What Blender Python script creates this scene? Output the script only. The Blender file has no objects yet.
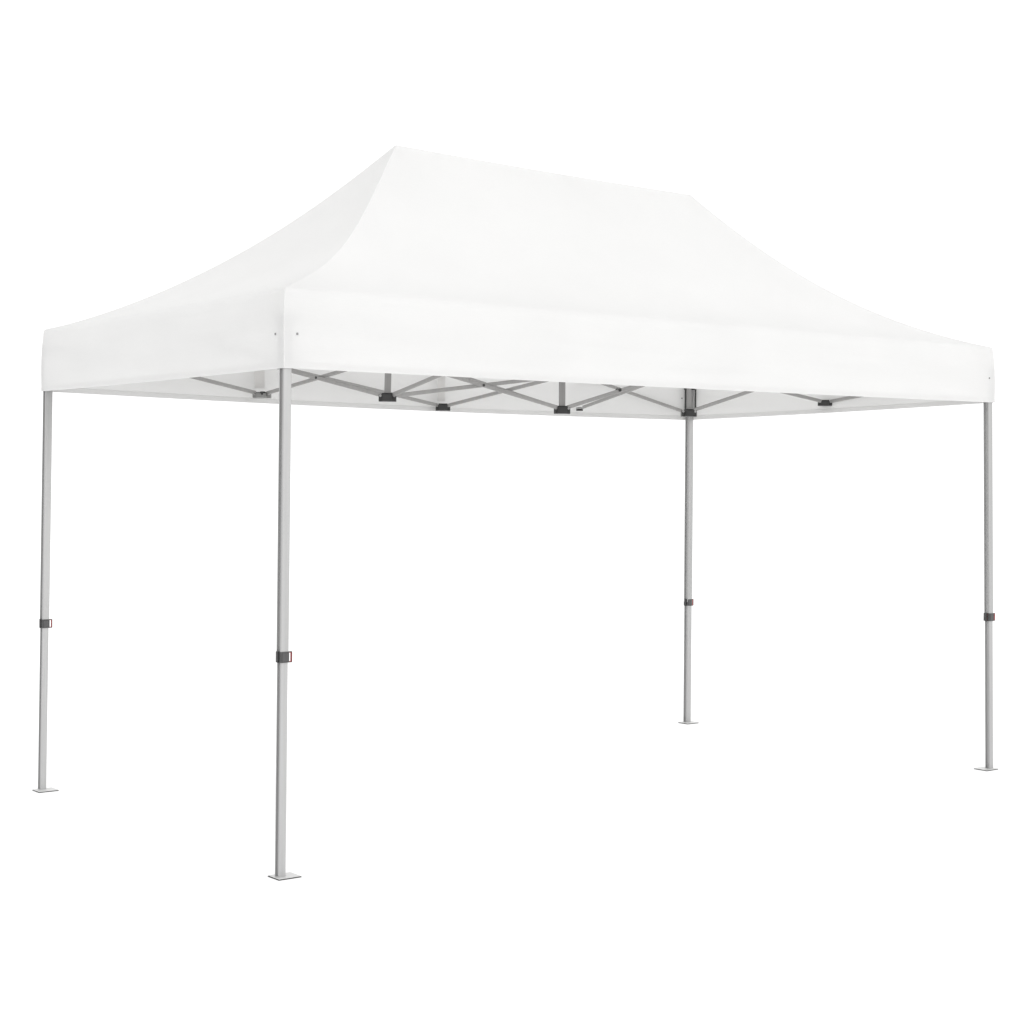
import bpy, bmesh, math
from mathutils import Vector, Matrix, noise

scene = bpy.context.scene
col = scene.collection

# ------------------------------------------------------------------ helpers
def link(o, parent=None):
    col.objects.link(o)
    if parent is not None:
        o.parent = parent
    return o

def obj(name, bm, mat, parent=None, smooth=False, bevel=0.0):
    me = bpy.data.meshes.new(name)
    bm.normal_update()
    bm.to_mesh(me); bm.free()
    me.materials.append(mat)
    if smooth:
        for p in me.polygons: p.use_smooth = True
    o = bpy.data.objects.new(name, me)
    link(o, parent)
    if bevel > 0:
        b = o.modifiers.new('bevel', 'BEVEL'); b.width = bevel; b.segments = 2
        b.limit_method = 'ANGLE'; b.angle_limit = math.radians(40)
    return o

def box(bm, c, s, rot=None):
    """box of size s centred at c"""
    vs = []
    for dx in (-.5, .5):
        for dy in (-.5, .5):
            for dz in (-.5, .5):
                v = Vector((dx*s[0], dy*s[1], dz*s[2]))
                if rot is not None: v = rot @ v
                vs.append(bm.verts.new(Vector(c)+v))
    for f in ((0,1,3,2),(4,6,7,5),(0,4,5,1),(2,3,7,6),(0,2,6,4),(1,5,7,3)):
        bm.faces.new([vs[i] for i in f])

def prism(bm, profile, p0, p1, ax=None, ay=None):
    """closed 2-D profile swept from p0 to p1, ends capped"""
    p0, p1 = Vector(p0), Vector(p1)
    d = (p1-p0).normalized()
    if ax is None:
        ax = Vector((1, 0, 0)) if abs(d.z) > .9 else Vector((0, 0, 1)).cross(d).normalized()
    ax = (ax - d*ax.dot(d)).normalized()
    ay = d.cross(ax).normalized()
    r0 = [bm.verts.new(p0+ax*x+ay*y) for x, y in profile]
    r1 = [bm.verts.new(p1+ax*x+ay*y) for x, y in profile]
    n = len(profile)
    for i in range(n):
        bm.faces.new((r0[i], r0[(i+1) % n], r1[(i+1) % n], r1[i]))
    bm.faces.new(r0[::-1]); bm.faces.new(r1)
    bmesh.ops.recalc_face_normals(bm, faces=bm.faces)

def rect(w, h):
    return [(-w/2, -h/2), (w/2, -h/2), (w/2, h/2), (-w/2, h/2)]

def circle(r, n=16):
    return [(r*math.cos(2*math.pi*i/n), r*math.sin(2*math.pi*i/n)) for i in range(n)]

def leg_profile(s, ch, gw, gd):
    """square extrusion with chamfered corners and a groove down two faces"""
    h = s/2
    return [(h, -h+ch), (h, -gw/2), (h-gd, -gw/2), (h-gd, gw/2), (h, gw/2), (h, h-ch),
            (h-ch, h), (-h+ch, h),
            (-h, h-ch), (-h, gw/2), (-h+gd, gw/2), (-h+gd, -gw/2), (-h, -gw/2), (-h, -h+ch),
            (-h+ch, -h), (h-ch, -h)]

# ---------------------------------------------------------------- materials
def new_mat(name):
    m = bpy.data.materials.new(name); m.use_nodes = True
    nt = m.node_tree
    return m, nt, nt.nodes['Principled BSDF'], nt.nodes['Material Output']

def fabric(name, base, trans):
    m, nt, b, out = new_mat(name)
    b.inputs['Roughness'].default_value = .75
    b.inputs['Specular IOR Level'].default_value = .25
    tc = nt.nodes.new('ShaderNodeTexCoord')
    n1 = nt.nodes.new('ShaderNodeTexNoise'); n1.inputs['Scale'].default_value = 2.2; n1.inputs['Detail'].default_value = 5
    nt.links.new(tc.outputs['Object'], n1.inputs['Vector'])
    mp = nt.nodes.new('ShaderNodeMapping'); mp.inputs['Scale'].default_value = (30, 30, 260)
    nt.links.new(tc.outputs['Object'], mp.inputs['Vector'])
    n2 = nt.nodes.new('ShaderNodeTexNoise'); n2.inputs['Scale'].default_value = 1.0; n2.inputs['Detail'].default_value = 3
    nt.links.new(mp.outputs['Vector'], n2.inputs['Vector'])
    add = nt.nodes.new('ShaderNodeMath'); add.operation = 'ADD'
    nt.links.new(n1.outputs['Fac'], add.inputs[0]); nt.links.new(n2.outputs['Fac'], add.inputs[1])
    cr = nt.nodes.new('ShaderNodeMapRange')
    cr.inputs['From Min'].default_value = .6; cr.inputs['From Max'].default_value = 1.4
    cr.inputs['To Min'].default_value = .975; cr.inputs['To Max'].default_value = 1.02
    nt.links.new(add.outputs[0], cr.inputs['Value'])
    mul = nt.nodes.new('ShaderNodeVectorMath'); mul.operation = 'SCALE'
    mul.inputs[0].default_value = base
    nt.links.new(cr.outputs['Result'], mul.inputs['Scale'])
    nt.links.new(mul.outputs['Vector'], b.inputs['Base Color'])
    bp = nt.nodes.new('ShaderNodeBump'); bp.inputs['Strength'].default_value = .12; bp.inputs['Distance'].default_value = .002
    nt.links.new(n2.outputs['Fac'], bp.inputs['Height'])
    nt.links.new(bp.outputs['Normal'], b.inputs['Normal'])
    tr = nt.nodes.new('ShaderNodeBsdfTranslucent'); tr.inputs['Color'].default_value = (.955, .952, .942, 1)
    mix = nt.nodes.new('ShaderNodeMixShader'); mix.inputs['Fac'].default_value = trans
    nt.links.new(b.outputs[0], mix.inputs[1]); nt.links.new(tr.outputs[0], mix.inputs[2])
    nt.links.new(mix.outputs[0], out.inputs['Surface'])
    return m

def metal(name, base, metallic, rough, streak=.05):
    m, nt, b, out = new_mat(name)
    tc = nt.nodes.new('ShaderNodeTexCoord')
    mp = nt.nodes.new('ShaderNodeMapping'); mp.inputs['Scale'].default_value = (60, 60, 1.5)
    nt.links.new(tc.outputs['Object'], mp.inputs['Vector'])
    n = nt.nodes.new('ShaderNodeTexNoise'); n.inputs['Scale'].default_value = 1; n.inputs['Detail'].default_value = 4
    nt.links.new(mp.outputs['Vector'], n.inputs['Vector'])
    cr = nt.nodes.new('ShaderNodeMapRange')
    cr.inputs['From Min'].default_value = .3; cr.inputs['From Max'].default_value = .7
    cr.inputs['To Min'].default_value = 1-streak; cr.inputs['To Max'].default_value = 1+streak
    nt.links.new(n.outputs['Fac'], cr.inputs['Value'])
    mul = nt.nodes.new('ShaderNodeVectorMath'); mul.operation = 'SCALE'
    mul.inputs[0].default_value = base
    nt.links.new(cr.outputs['Result'], mul.inputs['Scale'])
    nt.links.new(mul.outputs['Vector'], b.inputs['Base Color'])
    b.inputs['Metallic'].default_value = metallic
    b.inputs['Roughness'].default_value = rough
    return m

M_ROOF = fabric('roof_fabric', (.757, .757, .756), .37)
M_VAL = fabric('valance_fabric', (.757, .757, .756), .37)
M_STRAP = fabric('strap_fabric', (.72, .71, .70), .3)
M_LEG = metal('leg_aluminium', (.375, .375, .373), .35, .42)
M_LOWER = metal('lower_leg_aluminium', (.39, .39, .39), .35, .42)
M_ARM = metal('truss_aluminium', (.335, .33, .325), .3, .5)
M_POST = metal('post_aluminium', (.29, .285, .28), .3, .5)
M_PLASTIC = metal('dark_plastic', (.028, .028, .028), 0, .5)
M_CLAMP = metal('clamp_plastic', (.055, .055, .056), 0, .45)
M_PALE = metal('pale_bracket_plastic', (.22, .22, .215), 0, .45)
M_RED = metal('red_plastic', (.60, .05, .045), 0, .4)
M_PLATE = metal('foot_plate_steel', (.60, .60, .595), .2, .4)
M_OUTLINE = metal('contact_shade_black', (.015, .015, .015), 0, .8)  # contact shade round the foot plates, put into colour
M_EYE = metal('eyelet_metal', (.20, .20, .20), .3, .4)

# -------------------------------------------------------------- the setting
m, nt, b, out = new_mat('white_floor')
b.inputs['Roughness'].default_value = .9
b.inputs['Specular IOR Level'].default_value = 0
tc = nt.nodes.new('ShaderNodeTexCoord')
n = nt.nodes.new('ShaderNodeTexNoise'); n.inputs['Scale'].default_value = 3
nt.links.new(tc.outputs['Object'], n.inputs['Vector'])
cr = nt.nodes.new('ShaderNodeMapRange'); cr.inputs['To Min'].default_value = .955; cr.inputs['To Max'].default_value = .975
nt.links.new(n.outputs['Fac'], cr.inputs['Value'])
nt.links.new(cr.outputs['Result'], b.inputs['Base Color'])
bm = bmesh.new()
bmesh.ops.create_circle(bm, cap_ends=True, segments=96, radius=160)
floor = obj('floor', bm, m)
floor.location = (2.8, 1.4, 0)
floor['kind'] = 'structure'

# ------------------------------------------------------------- canopy tent
tent = bpy.data.objects.new('canopy_tent', None); link(tent)
tent['label'] = 'white pop-up canopy tent with peaked roof on four silver aluminium legs'
tent['category'] = 'canopy tent'

# canopy outline (outer top corners, bottom corners of the valance)
CT = {'A': Vector((-.007, 2.920, 2.849)), 'B': Vector((0, .0165, 2.863)),
      'C': Vector((5.420, 2.830, 2.850)), 'D': Vector((5.543, -.012, 2.888))}
CB = {'A': Vector((-.018, 2.927, 2.468)), 'B': Vector((.0005, .0163, 2.478)),
      'C': Vector((5.413, 2.832, 2.452)), 'D': Vector((5.559, -.0236, 2.5125))}
PK = {'B': Vector((1.592, 1.42, 3.968)), 'A': Vector((1.592, 1.44, 3.968)),
      'D': Vector((4.050, 1.42, 3.944)), 'C': Vector((4.050, 1.44, 3.944))}
# concave hip profiles: flat at the eaves, steep at the peaks
HIP = {'A': (-0.621, 0.318, -0.700, 0.447), 'B': (-0.460, -0.586, 0.094, 0.685), 'C': (-0.621, 0.318, -0.700, 0.447), 'D': (-0.622, -0.113, -0.043, 0.125)}
def gfun(k, s):
    c = HIP[k]
    return s+s*(1-s)*(c[0]+c[1]*s+c[2]*s*s+c[3]*s**3)

SIDES = [('A', 'B'), ('B', 'D'), ('D', 'C'), ('C', 'A')]
SH = {0: .9, 1: 1.0, 2: .9, 3: 1.0}
def shoulder(side, u):
    base = .014 + .052*min(1, 4*u*(1-u))**.6
    nz = noise.noise(Vector((u*(5 if side in (1, 3) else 3)+7*side, 2.2*side, 0)))
    return base*(1+.35*nz)*SH[side]

def roof_point(side, u, s):
    a, c = SIDES[side]
    outer = CT[a].lerp(CT[c], u)
    top = PK[a].lerp(PK[c], u)
    zt, hp = outer.z, top.z
    p = outer.lerp(top, s)
    p.z = zt + (hp-zt)*(gfun(a, s)*(1-u)+gfun(c, s)*u)
    # slack between the hips, ridge sagging a little between the posts
    w = 4*u*(1-u)
    p.z -= .035*w*math.sin(math.pi*min(1, s))**1.0*(1 if side in (1, 3) else .8)
    if side in (1, 3): p.z -= .008*w*s**3
    r = shoulder(side, u)
    sr = r/1.45
    if s < sr:
        k = 1-s/sr
        p.z -= r*(1-math.sqrt(max(0, 1-k*k)))
    # slow creases in the cloth, fading to nothing at the seams and edges
    q = Vector((p.x*.9, p.y*.9, p.z*1.3+side*5))
    fade = min(1, 6*u*(1-u))*min(1, 8*s*(1-s))
    p.z += .005*noise.noise(q*1.6)*fade
    return p

def valance_point(side, u, v):
    a, c = SIDES[side]
    ot = roof_point(side, u, 0)
    ob = CB[a].lerp(CB[c], u)
    p = ot.lerp(ob, v)
    d = (CB[c]-CB[a]).xy.normalized(); nrm = Vector((d.y, -d.x, 0))
    # outward direction: away from the tent's middle
    if nrm.dot(Vector((2.75, 1.43, 0))-p) > 0: nrm = -nrm
    fade = min(1, 14*u*(1-u))
    L = (CB[c]-CB[a]).length
    bulge = .009*math.sin(math.pi*v)*fade
    k0 = a if u < .5 else c
    cd_ = Vector((-1 if k0 in 'AB' else 1, -1 if k0 in 'BD' else 1, 0))
    wr = (.007*noise.noise(Vector((u*L*1.1, v*1.8, side*9.1)))
          + .0035*noise.noise(Vector((u*L*1.6+3, v*6, side*4.7))))*fade*math.sin(math.pi*min(.97, v*.9+.02))
    p += nrm*(bulge+wr) + cd_*(.005*math.sin(math.pi*min(1, v*1.1))*(1-fade))
    p.z -= math.sin(math.pi*u)*v*(.004, .004, .006, .018)[0 if side == 0 else side]
    return p

nu = {0: 48, 1: 84, 2: 48, 3: 84}
srows = [0, .0008, .002, .004, .006, .008, .013, .019, .026, .034, .043, .053, .065, .08, .1, .125]
srows += [.15+.0247*i for i in range(34)] + [.983, .992, 1.0]
bm = bmesh.new()
for side in range(4):
    grid = [[bm.verts.new(valance_point(side, i/nu[side], v)) for i in range(nu[side]+1)] for v in (.10, .065, .03)]
    for s in srows:
        grid.append([bm.verts.new(roof_point(side, i/nu[side], s)) for i in range(nu[side]+1)])
    for j in range(len(grid)-1):
        for i in range(nu[side]):
            bm.faces.new((grid[j][i], grid[j][i+1], grid[j+1][i+1], grid[j+1][i]))
bmesh.ops.remove_doubles(bm, verts=bm.verts, dist=.0006)
bmesh.ops.recalc_face_normals(bm, faces=bm.faces)
for f in bm.faces: f.smooth = True
# hips and ridge are seams
for e in bm.edges:
    if len(e.link_faces) == 2 and e.calc_face_angle(0) > math.radians(11):
        mid = (e.verts[0].co+e.verts[1].co)/2
        for k in 'ABCD':
            d = (PK[k]-CT[k]).xy; w = (mid-CT[k]).xy
            if abs(d.x*w.y-d.y*w.x)/d.length < .004: e.smooth = False
roof = obj('roof', bm, M_ROOF, tent)
sol = roof.modifiers.new('cloth', 'SOLIDIFY'); sol.thickness = .0015; sol.offset = -1; sol.use_rim = False

bm = bmesh.new()
nv = 22
for side in range(4):
    grid = [[bm.verts.new(valance_point(side, i/nu[side], .10+.90*j/nv)) for i in range(nu[side]+1)] for j in range(nv+1)]
    for j in range(nv):
        for i in range(nu[side]):
            bm.faces.new((grid[j][i], grid[j+1][i], grid[j+1][i+1], grid[j][i+1]))
bmesh.ops.remove_doubles(bm, verts=bm.verts, dist=.012/10)
bmesh.ops.recalc_face_normals(bm, faces=bm.faces)
for f in bm.faces: f.smooth = True
for e in bm.edges:
    if len(e.link_faces) == 2 and e.calc_face_angle(0) > math.radians(50): e.smooth = False
val = obj('valance', bm, M_VAL, tent)
sol = val.modifiers.new('cloth', 'SOLIDIFY'); sol.thickness = .0015; sol.offset = -1; sol.use_rim = False

# folded hem sewn along the inside of the valance's lower edge
bm = bmesh.new()
for side in range(4):
    a, c = SIDES[side]
    d = (CB[c]-CB[a]).xy.normalized(); nrm = Vector((d.y, -d.x, 0))
    if nrm.dot(Vector((2.75, 1.43, 0))-CB[a].lerp(CB[c], .5)) < 0: nrm = -nrm   # inward
    n_ = nu[side]; g0 = []
    for i in range(n_+1):
        u = .004+.992*i/n_
        g0.append([bm.verts.new(valance_point(side, u, v)+nrm*o) for v, o in ((.998, .0022), (.998, .0042), (.915, .0042), (.905, .0022))])
    for i in range(n_):
        for k in range(3):
            bm.faces.new((g0[i][k], g0[i+1][k], g0[i+1][k+1], g0[i][k+1]))
bmesh.ops.recalc_face_normals(bm, faces=bm.faces)
obj('hem', bm, M_VAL, val)

# eyelets near the valance corners
for side in range(4):
    for u in ((.974,) if side == 0 else (.029, .974) if side in (0, 2) else (.0132, .9885)):
        p = valance_point(side, u, .535)
        a, c = SIDES[side]
        d = (CB[c]-CB[a]).xy.normalized(); nrm = Vector((d.y, -d.x, 0))
        if nrm.dot(Vector((2.75, 1.43, 0))-p) > 0: nrm = -nrm
        bm = bmesh.new()
        prism(bm, circle(.0062, 14), p-nrm*.003, p+nrm*.0025)
        obj('eyelet', bm, M_EYE, val, bevel=.001)

# ------------------------------------------------------------------- legs
LEGS = {  # foot, point at valance height, clamp height, plate offset
    'A': ((-.0053, 2.9115), (.0126, 2.8938), 1.034, (.008, -.035)),
    'B': ((.0180, .0469), (.027, .048), 1.077, (.024, -.002)),
    'C': ((5.4001, 2.786), (5.392, 2.792), .976, (-.012, -.030)),
    'D': ((5.5620, -.0190), (5.524, .008), 1.045, (-.030, .004)),
}
SLIDER_Z = {'A': 2.497, 'B': 2.503, 'C': 2.508, 'D': 2.560}

def ring(bm, x0, x1, z0, z1, y0, y1, t):
    """rectangular loop in the xz plane, open on nothing, bar thickness t"""
    box(bm, ((x0+x1)/2, (y0+y1)/2, z1-t/2), (x1-x0, y1-y0, t))
    box(bm, ((x0+x1)/2, (y0+y1)/2, z0+t/2), (x1-x0, y1-y0, t))
    xe = x1 if abs(x1) > abs(x0) else x0
    sx = 1 if xe > 0 else -1
    box(bm, (xe-sx*t/2, (y0+y1)/2, (z0+z1)/2), (t, y1-y0, (z1-z0)-2*t))

def make_leg(k):
    (fx, fy), (tx, ty), zc, (ox, oy) = LEGS[k]
    foot = Vector((fx, fy, 0)); d = Vector((tx-fx, ty-fy, 2.47))/2.47
    at = lambda z: foot+d*z
    zc_ = zc
    bm = bmesh.new()
    prism(bm, leg_profile(.050 if k == 'C' else .0455, .003, .029, .010), at(zc_+.005), at(2.745), Vector((1, 0, 0)))
    leg = obj('leg', bm, M_LEG, tent, bevel=.0009)
    bm = bmesh.new()
    prism(bm, leg_profile(.046 if k == 'C' else .0405, .003, .025, .010), at(.006), at(zc_), Vector((1, 0, 0)))
    obj('lower_tube', bm, M_LOWER, leg, bevel=.0009)
    c = at(zc_)
    bm = bmesh.new()
    box(bm, (c.x, c.y, c.z), (.0475, .052, .054))
    box(bm, (c.x, c.y-.0270, c.z), (.036, .004, .042))
    obj('height_clamp', bm, M_CLAMP, leg, bevel=.003)
    for sx, w in ((1, .0190), (-1, .0085)):
        yo = 0 if sx > 0 else .014
        bm = bmesh.new()
        ring(bm, sx*.0225, sx*(.0235+w), -.027, .027, -.022+yo, -.012+yo, .0050)
        bmesh.ops.translate(bm, verts=bm.verts, vec=c)
        lo = obj('clamp_loop', bm, M_PLASTIC, leg, bevel=.0015)
        bm = bmesh.new()
        ring(bm, sx*.0230, sx*(.0235+w-.0045), -.0225, .0225, -.021+yo, -.013+yo, .0020)
        bmesh.ops.translate(bm, verts=bm.verts, vec=c)
        obj('release_lever', bm, M_RED if sx > 0 or k == 'D' else M_PLASTIC, leg, bevel=.0008)
    bm = bmesh.new()
    box(bm, (fx+ox, fy+oy, .0055), (.122, .102, .0030))
    obj('foot_plate', bm, M_PLATE, leg, bevel=.001)
    bm = bmesh.new()
    box(bm, (fx+ox, fy+oy, .0020), (.127, .107, .0036))  # added dark slab, slightly oversize, draws the shaded outline round the plate
    obj('contact_outline', bm, M_OUTLINE, leg)
    # sliding bracket on the leg under the canopy, and the fixed one on top
    inx = 1 if k in 'AB' else -1; iny = 1 if k in 'BD' else -1
    s = at(SLIDER_Z[k])
    if k != 'C': s += Vector((inx*.012, iny*.012, 0))
    bm = bmesh.new()
    box(bm, s, (.066, .066, .044) if k == 'C' else (.050, .050, .040))
    box(bm, s+Vector((inx*.038, 0, .002)), (.024, .020, .026))
    box(bm, s+Vector((0, iny*.038, .002)), (.020, .024, .026))
    obj('sliding_bracket', bm, M_PLASTIC, leg, bevel=.003)
    s2 = at(2.71)
    if k != 'C': s2 += Vector((inx*.020, iny*.020, 0))
    bm = bmesh.new()
    box(bm, s2, (.050, .050, .040))
    box(bm, s2+Vector((inx*.040, 0, -.004)), (.028, .020, .026))
    box(bm, s2+Vector((0, iny*.040, -.004)), (.020, .028, .026))
    obj('top_bracket', bm, M_PLASTIC, leg, bevel=.003)
    if k == 'C':
        rt, tw = Vector((.787, -.616, 0)), Vector((-.616, -.787, 0))
        for o_ in (-.036, .044):
            bm = bmesh.new()
            prism(bm, rect(.014, .003), s+rt*o_+tw*.03+Vector((0, 0, .02)), s2+rt*o_*1.0+tw*.035+Vector((0, 0, -.01)), rt)
            obj('webbing_strap', bm, M_PLASTIC, leg)
    return leg

for k in 'ABCD': make_leg(k)

# ------------------------------------------------------------- roof truss
ZU = .006
N = {  # lower and upper joints of the folding truss
    'P1l': (1.5417, 1.42, 2.447), 'P1u': (1.5392, 1.42, 2.685),
    'Ml': (2.913, 1.42, 2.418), 'Mu': (2.910, 1.42, 2.634),
    'P2l': (4.060, 1.42, 2.436), 'P2u': (4.048, 1.42, 2.735),
    'E4l': (5.47, 1.423, 2.556), 'E4u': (5.47, 1.40, 2.83),
    'E0l': (.12, 1.50, 2.545), 'E0u': (.12, 1.50, 2.76),
    'F1l': (1.463, 2.80, 2.504), 'F1u': (1.461, 2.80, 2.713),
    'S1': (.514, 2.80, 2.677),
    'F2l': (2.946, 2.80, 2.476), 'F2u': (2.943, 2.80, 2.738),
    'F3l': (4.235, 2.80, 2.506), 'F3u': (4.286, 2.80, 2.749),
    'N1l': (1.50, .15, 2.56), 'N1u': (1.56, .15, 2.710),
    'N2l': (2.93, .15, 2.57), 'N2u': (2.93, .15, 2.79),
    'N3l': (4.20, .15, 2.58), 'N3u': (4.20, .15, 2.80),
    'Al': (.012, 2.868, 2.50), 'Au': (.012, 2.868, 2.72),
    'Bl': (.026, .075, 2.503), 'Bu': (.026, .075, 2.72),
    'Cl': (5.360, 2.795, 2.512), 'Cu': (5.360, 2.795, 2.716),
    'Dl': (5.49, .03, 2.562), 'Du': (5.49, .03, 2.72),
}
N = {k: Vector(v) for k, v in N.items()}

def arm(a, b, off=0.0, trim0=.05, trim1=.05, h=.025):
    p, q = N[a], N[b]
    d = (q-p).normalized()
    side = Vector((0, 0, 1)).cross(d).normalized()
    p2 = p+d*trim0+side*off; q2 = q-d*trim1+side*off
    bm = bmesh.new()
    # flat oval bar: width across, height h, slightly rounded
    w = .011
    prof = [(-w/2, -h/2+.003), (-w/2+.003, -h/2), (w/2-.003, -h/2), (w/2, -h/2+.003),
            (w/2, h/2-.003), (w/2-.003, h/2), (-w/2+.003, h/2), (-w/2, h/2-.003)]
    prism(bm, prof, p2, q2, side)
    return obj('truss_arm', bm, M_ARM, tent)

def bolt(o, p, side, r=.009, l=.034):
    bm = bmesh.new()
    p = Vector(p); side = Vector(side).normalized()
    prism(bm, circle(r, 12), p-side*l/2, p+side*l/2)
    obj('pivot_bolt', bm, M_PLASTIC, o, bevel=.001)

def scissor(a1, b1, a2, b2, pin=True, **k):
    o1 = arm(a1, b1, .0075, **k); o2 = arm(a2, b2, -.0075, **k)
    if pin:
        p1, q1, p2, q2 = N[a1], N[b1], N[a2], N[b2]
        d1, d2 = q1-p1, q2-p2
        r = p1-p2
        A = d1.dot(d1); B = d1.dot(d2); C = d2.dot(d2); D = d1.dot(r); E = d2.dot(r)
        t = (B*E-C*D)/(A*C-B*B); u = (A*E-B*D)/(A*C-B*B)
        m_ = ((p1+d1*t)+(p2+d2*u))/2
        bolt(o1, m_, Vector((0, 0, 1)).cross(d1))

# lengthwise, under the ridge
scissor('P1l', 'Mu', 'P1u', 'Ml')
s9 = arm('Ml', 'P2u')
bolt(s9, (3.41, 1.425, 2.563), (0, 1, 0), .011, .04)
scissor('P2l', 'E4u', 'P2u', 'E4l')
# across the tent
scissor('F1l', 'P1u', 'F1u', 'P1l')
scissor('P1l', 'N1u', 'P1u', 'N1l')
scissor('F2l', 'Mu', 'F2u', 'Ml')
arm('Mu', 'N2l')
arm('F3l', 'P2u')
arm('P2u', 'N3l')
# far long side
arm('S1', 'F1l', trim0=0)
arm('F1u', 'F2l', .002)
arm('F3u', 'Cl', .002)
# near long side and the two ends
scissor('Bl', 'N1u', 'Bu', 'N1l')
scissor('N1l', 'N2u', 'N1u', 'N2l')
scissor('N2l', 'N3u', 'N2u', 'N3l')
scissor('N3l', 'Du', 'N3u', 'Dl')
scissor('Bl', 'E0u', 'Bu', 'E0l')
scissor('E0l', 'Au', 'E0u', 'Al')
scissor('Dl', 'E4u', 'Du', 'E4l')

# brackets at the joints
FACE = math.radians(-36)
def bracket(k, mat=M_PLASTIC, w=.105, rot=FACE, h=.050):
    p = N[k]
    R = Matrix.Rotation(rot, 3, 'Z')
    bm = bmesh.new()
    box(bm, p+Vector((0, 0, -.010)), (w, w*.55, h*.85), R)
    box(bm, p+Vector((0, 0, -.0095)), (w*.56, w*.98, h*.83), R)
    box(bm, p+Vector((0, 0, h*.30)), (w*.62, w*.50, h*.22), R)
    o = obj('truss_bracket', bm, mat, tent, bevel=.002)
    for sx in (-1, 1):
        bm = bmesh.new()
        c = p+R @ Vector((sx*w*.40, 0, h*.06))
        prism(bm, circle(.008, 10), c-R @ Vector((0, w*.29, 0)), c+R @ Vector((0, w*.29, 0)))
        obj('rivet', bm, M_LEG, o)
    return o

for k in ('P1l', 'Ml', 'P2l', 'P1u', 'Mu', 'P2u', 'F2l'):
    bracket(k)
for k in ('F2u', 'F3u', 'N1l', 'N1u', 'N2l', 'N2u', 'N3l', 'N3u', 'E0l', 'E0u', 'E4u', 'F1u'):
    bracket(k, w=.070, rot=0, h=.034)
bracket('E4l', w=.105, rot=math.radians(-50), h=.040)
bracket('F3l', w=.050, h=.020)
pb = bracket('F1l', M_PALE, w=.118, h=.036)
pb['label'] = 'pale grey truss bracket'
bm = bmesh.new(); box(bm, N['F1l']+Vector((-.02, -.045, .006)), (.030, .020, .022))
obj('bracket_clip', bm, M_PLASTIC, pb, bevel=.002)

# three upright posts holding the ridge
for a, top in (('P1l', Vector((1.580, 1.43, 3.90))), ('Ml', Vector((2.91, 1.43, 3.91))), ('P2l', Vector((4.060, 1.43, 3.89)))):
    bm = bmesh.new()
    prism(bm, leg_profile(.030 if a == 'P2l' else .040, .003, .010, .002), N[a]+Vector((0, 0, .012)), top, Vector((math.cos(-.6), math.sin(-.6), 0)))
    obj('ridge_post', bm, M_POST, tent)

# pale webbing hanging from the roof above the far brackets
for x, z0, w in ((1.455, 2.545, .078), (2.945, 2.515, .066), (5.462, 2.56, .030)):
    bm = bmesh.new()
    R = 1
    box(bm, (x, 2.822 if x < 5 else 2.76, (z0+2.84)/2), (w, .002, 2.84-z0))
    obj('hanging_strap', bm, M_STRAP, tent)

# ------------------------------------------------------------------ camera
cd = bpy.data.cameras.new('camera'); cam = bpy.data.objects.new('camera', cd); link(cam)
cd.sensor_width = 36; cd.lens = 1689.62/1024*36
cd.clip_start = .1; cd.clip_end = 500
cam.matrix_world = (Matrix.Translation((-4.162, -7.0955, 1.9412)) @
                    (Matrix.Rotation(-.6643, 4, 'Z') @ Matrix.Rotation(1.5527, 4, 'X') @ Matrix.Rotation(.0099, 4, 'Z')))
scene.camera = cam

# ------------------------------------------------------------------ lights
w = bpy.data.worlds.new('World'); scene.world = w; w.use_nodes = True
bg = w.node_tree.nodes['Background']
bg.inputs['Color'].default_value = (1, 1, 1, 1); bg.inputs['Strength'].default_value = 1.3
sd = bpy.data.lights.new('key_light', 'SUN'); sd.energy = .73; sd.angle = math.radians(25); sd.color = (1, .995, .985)
sun = bpy.data.objects.new('key_light', sd); link(sun)
sun.rotation_euler = Vector((-.28, 1.0, -.13)).to_track_quat('-Z', 'Y').to_euler()

scene.view_settings.view_transform = 'Standard'
scene.view_settings.look = 'None'
scene.view_settings.exposure = 0
scene.view_settings.gamma = 1
scene.render.engine = 'CYCLES'
scene.cycles.max_bounces = 10
scene.cycles.diffuse_bounces = 6
scene.render.resolution_x = 1024; scene.render.resolution_y = 1024
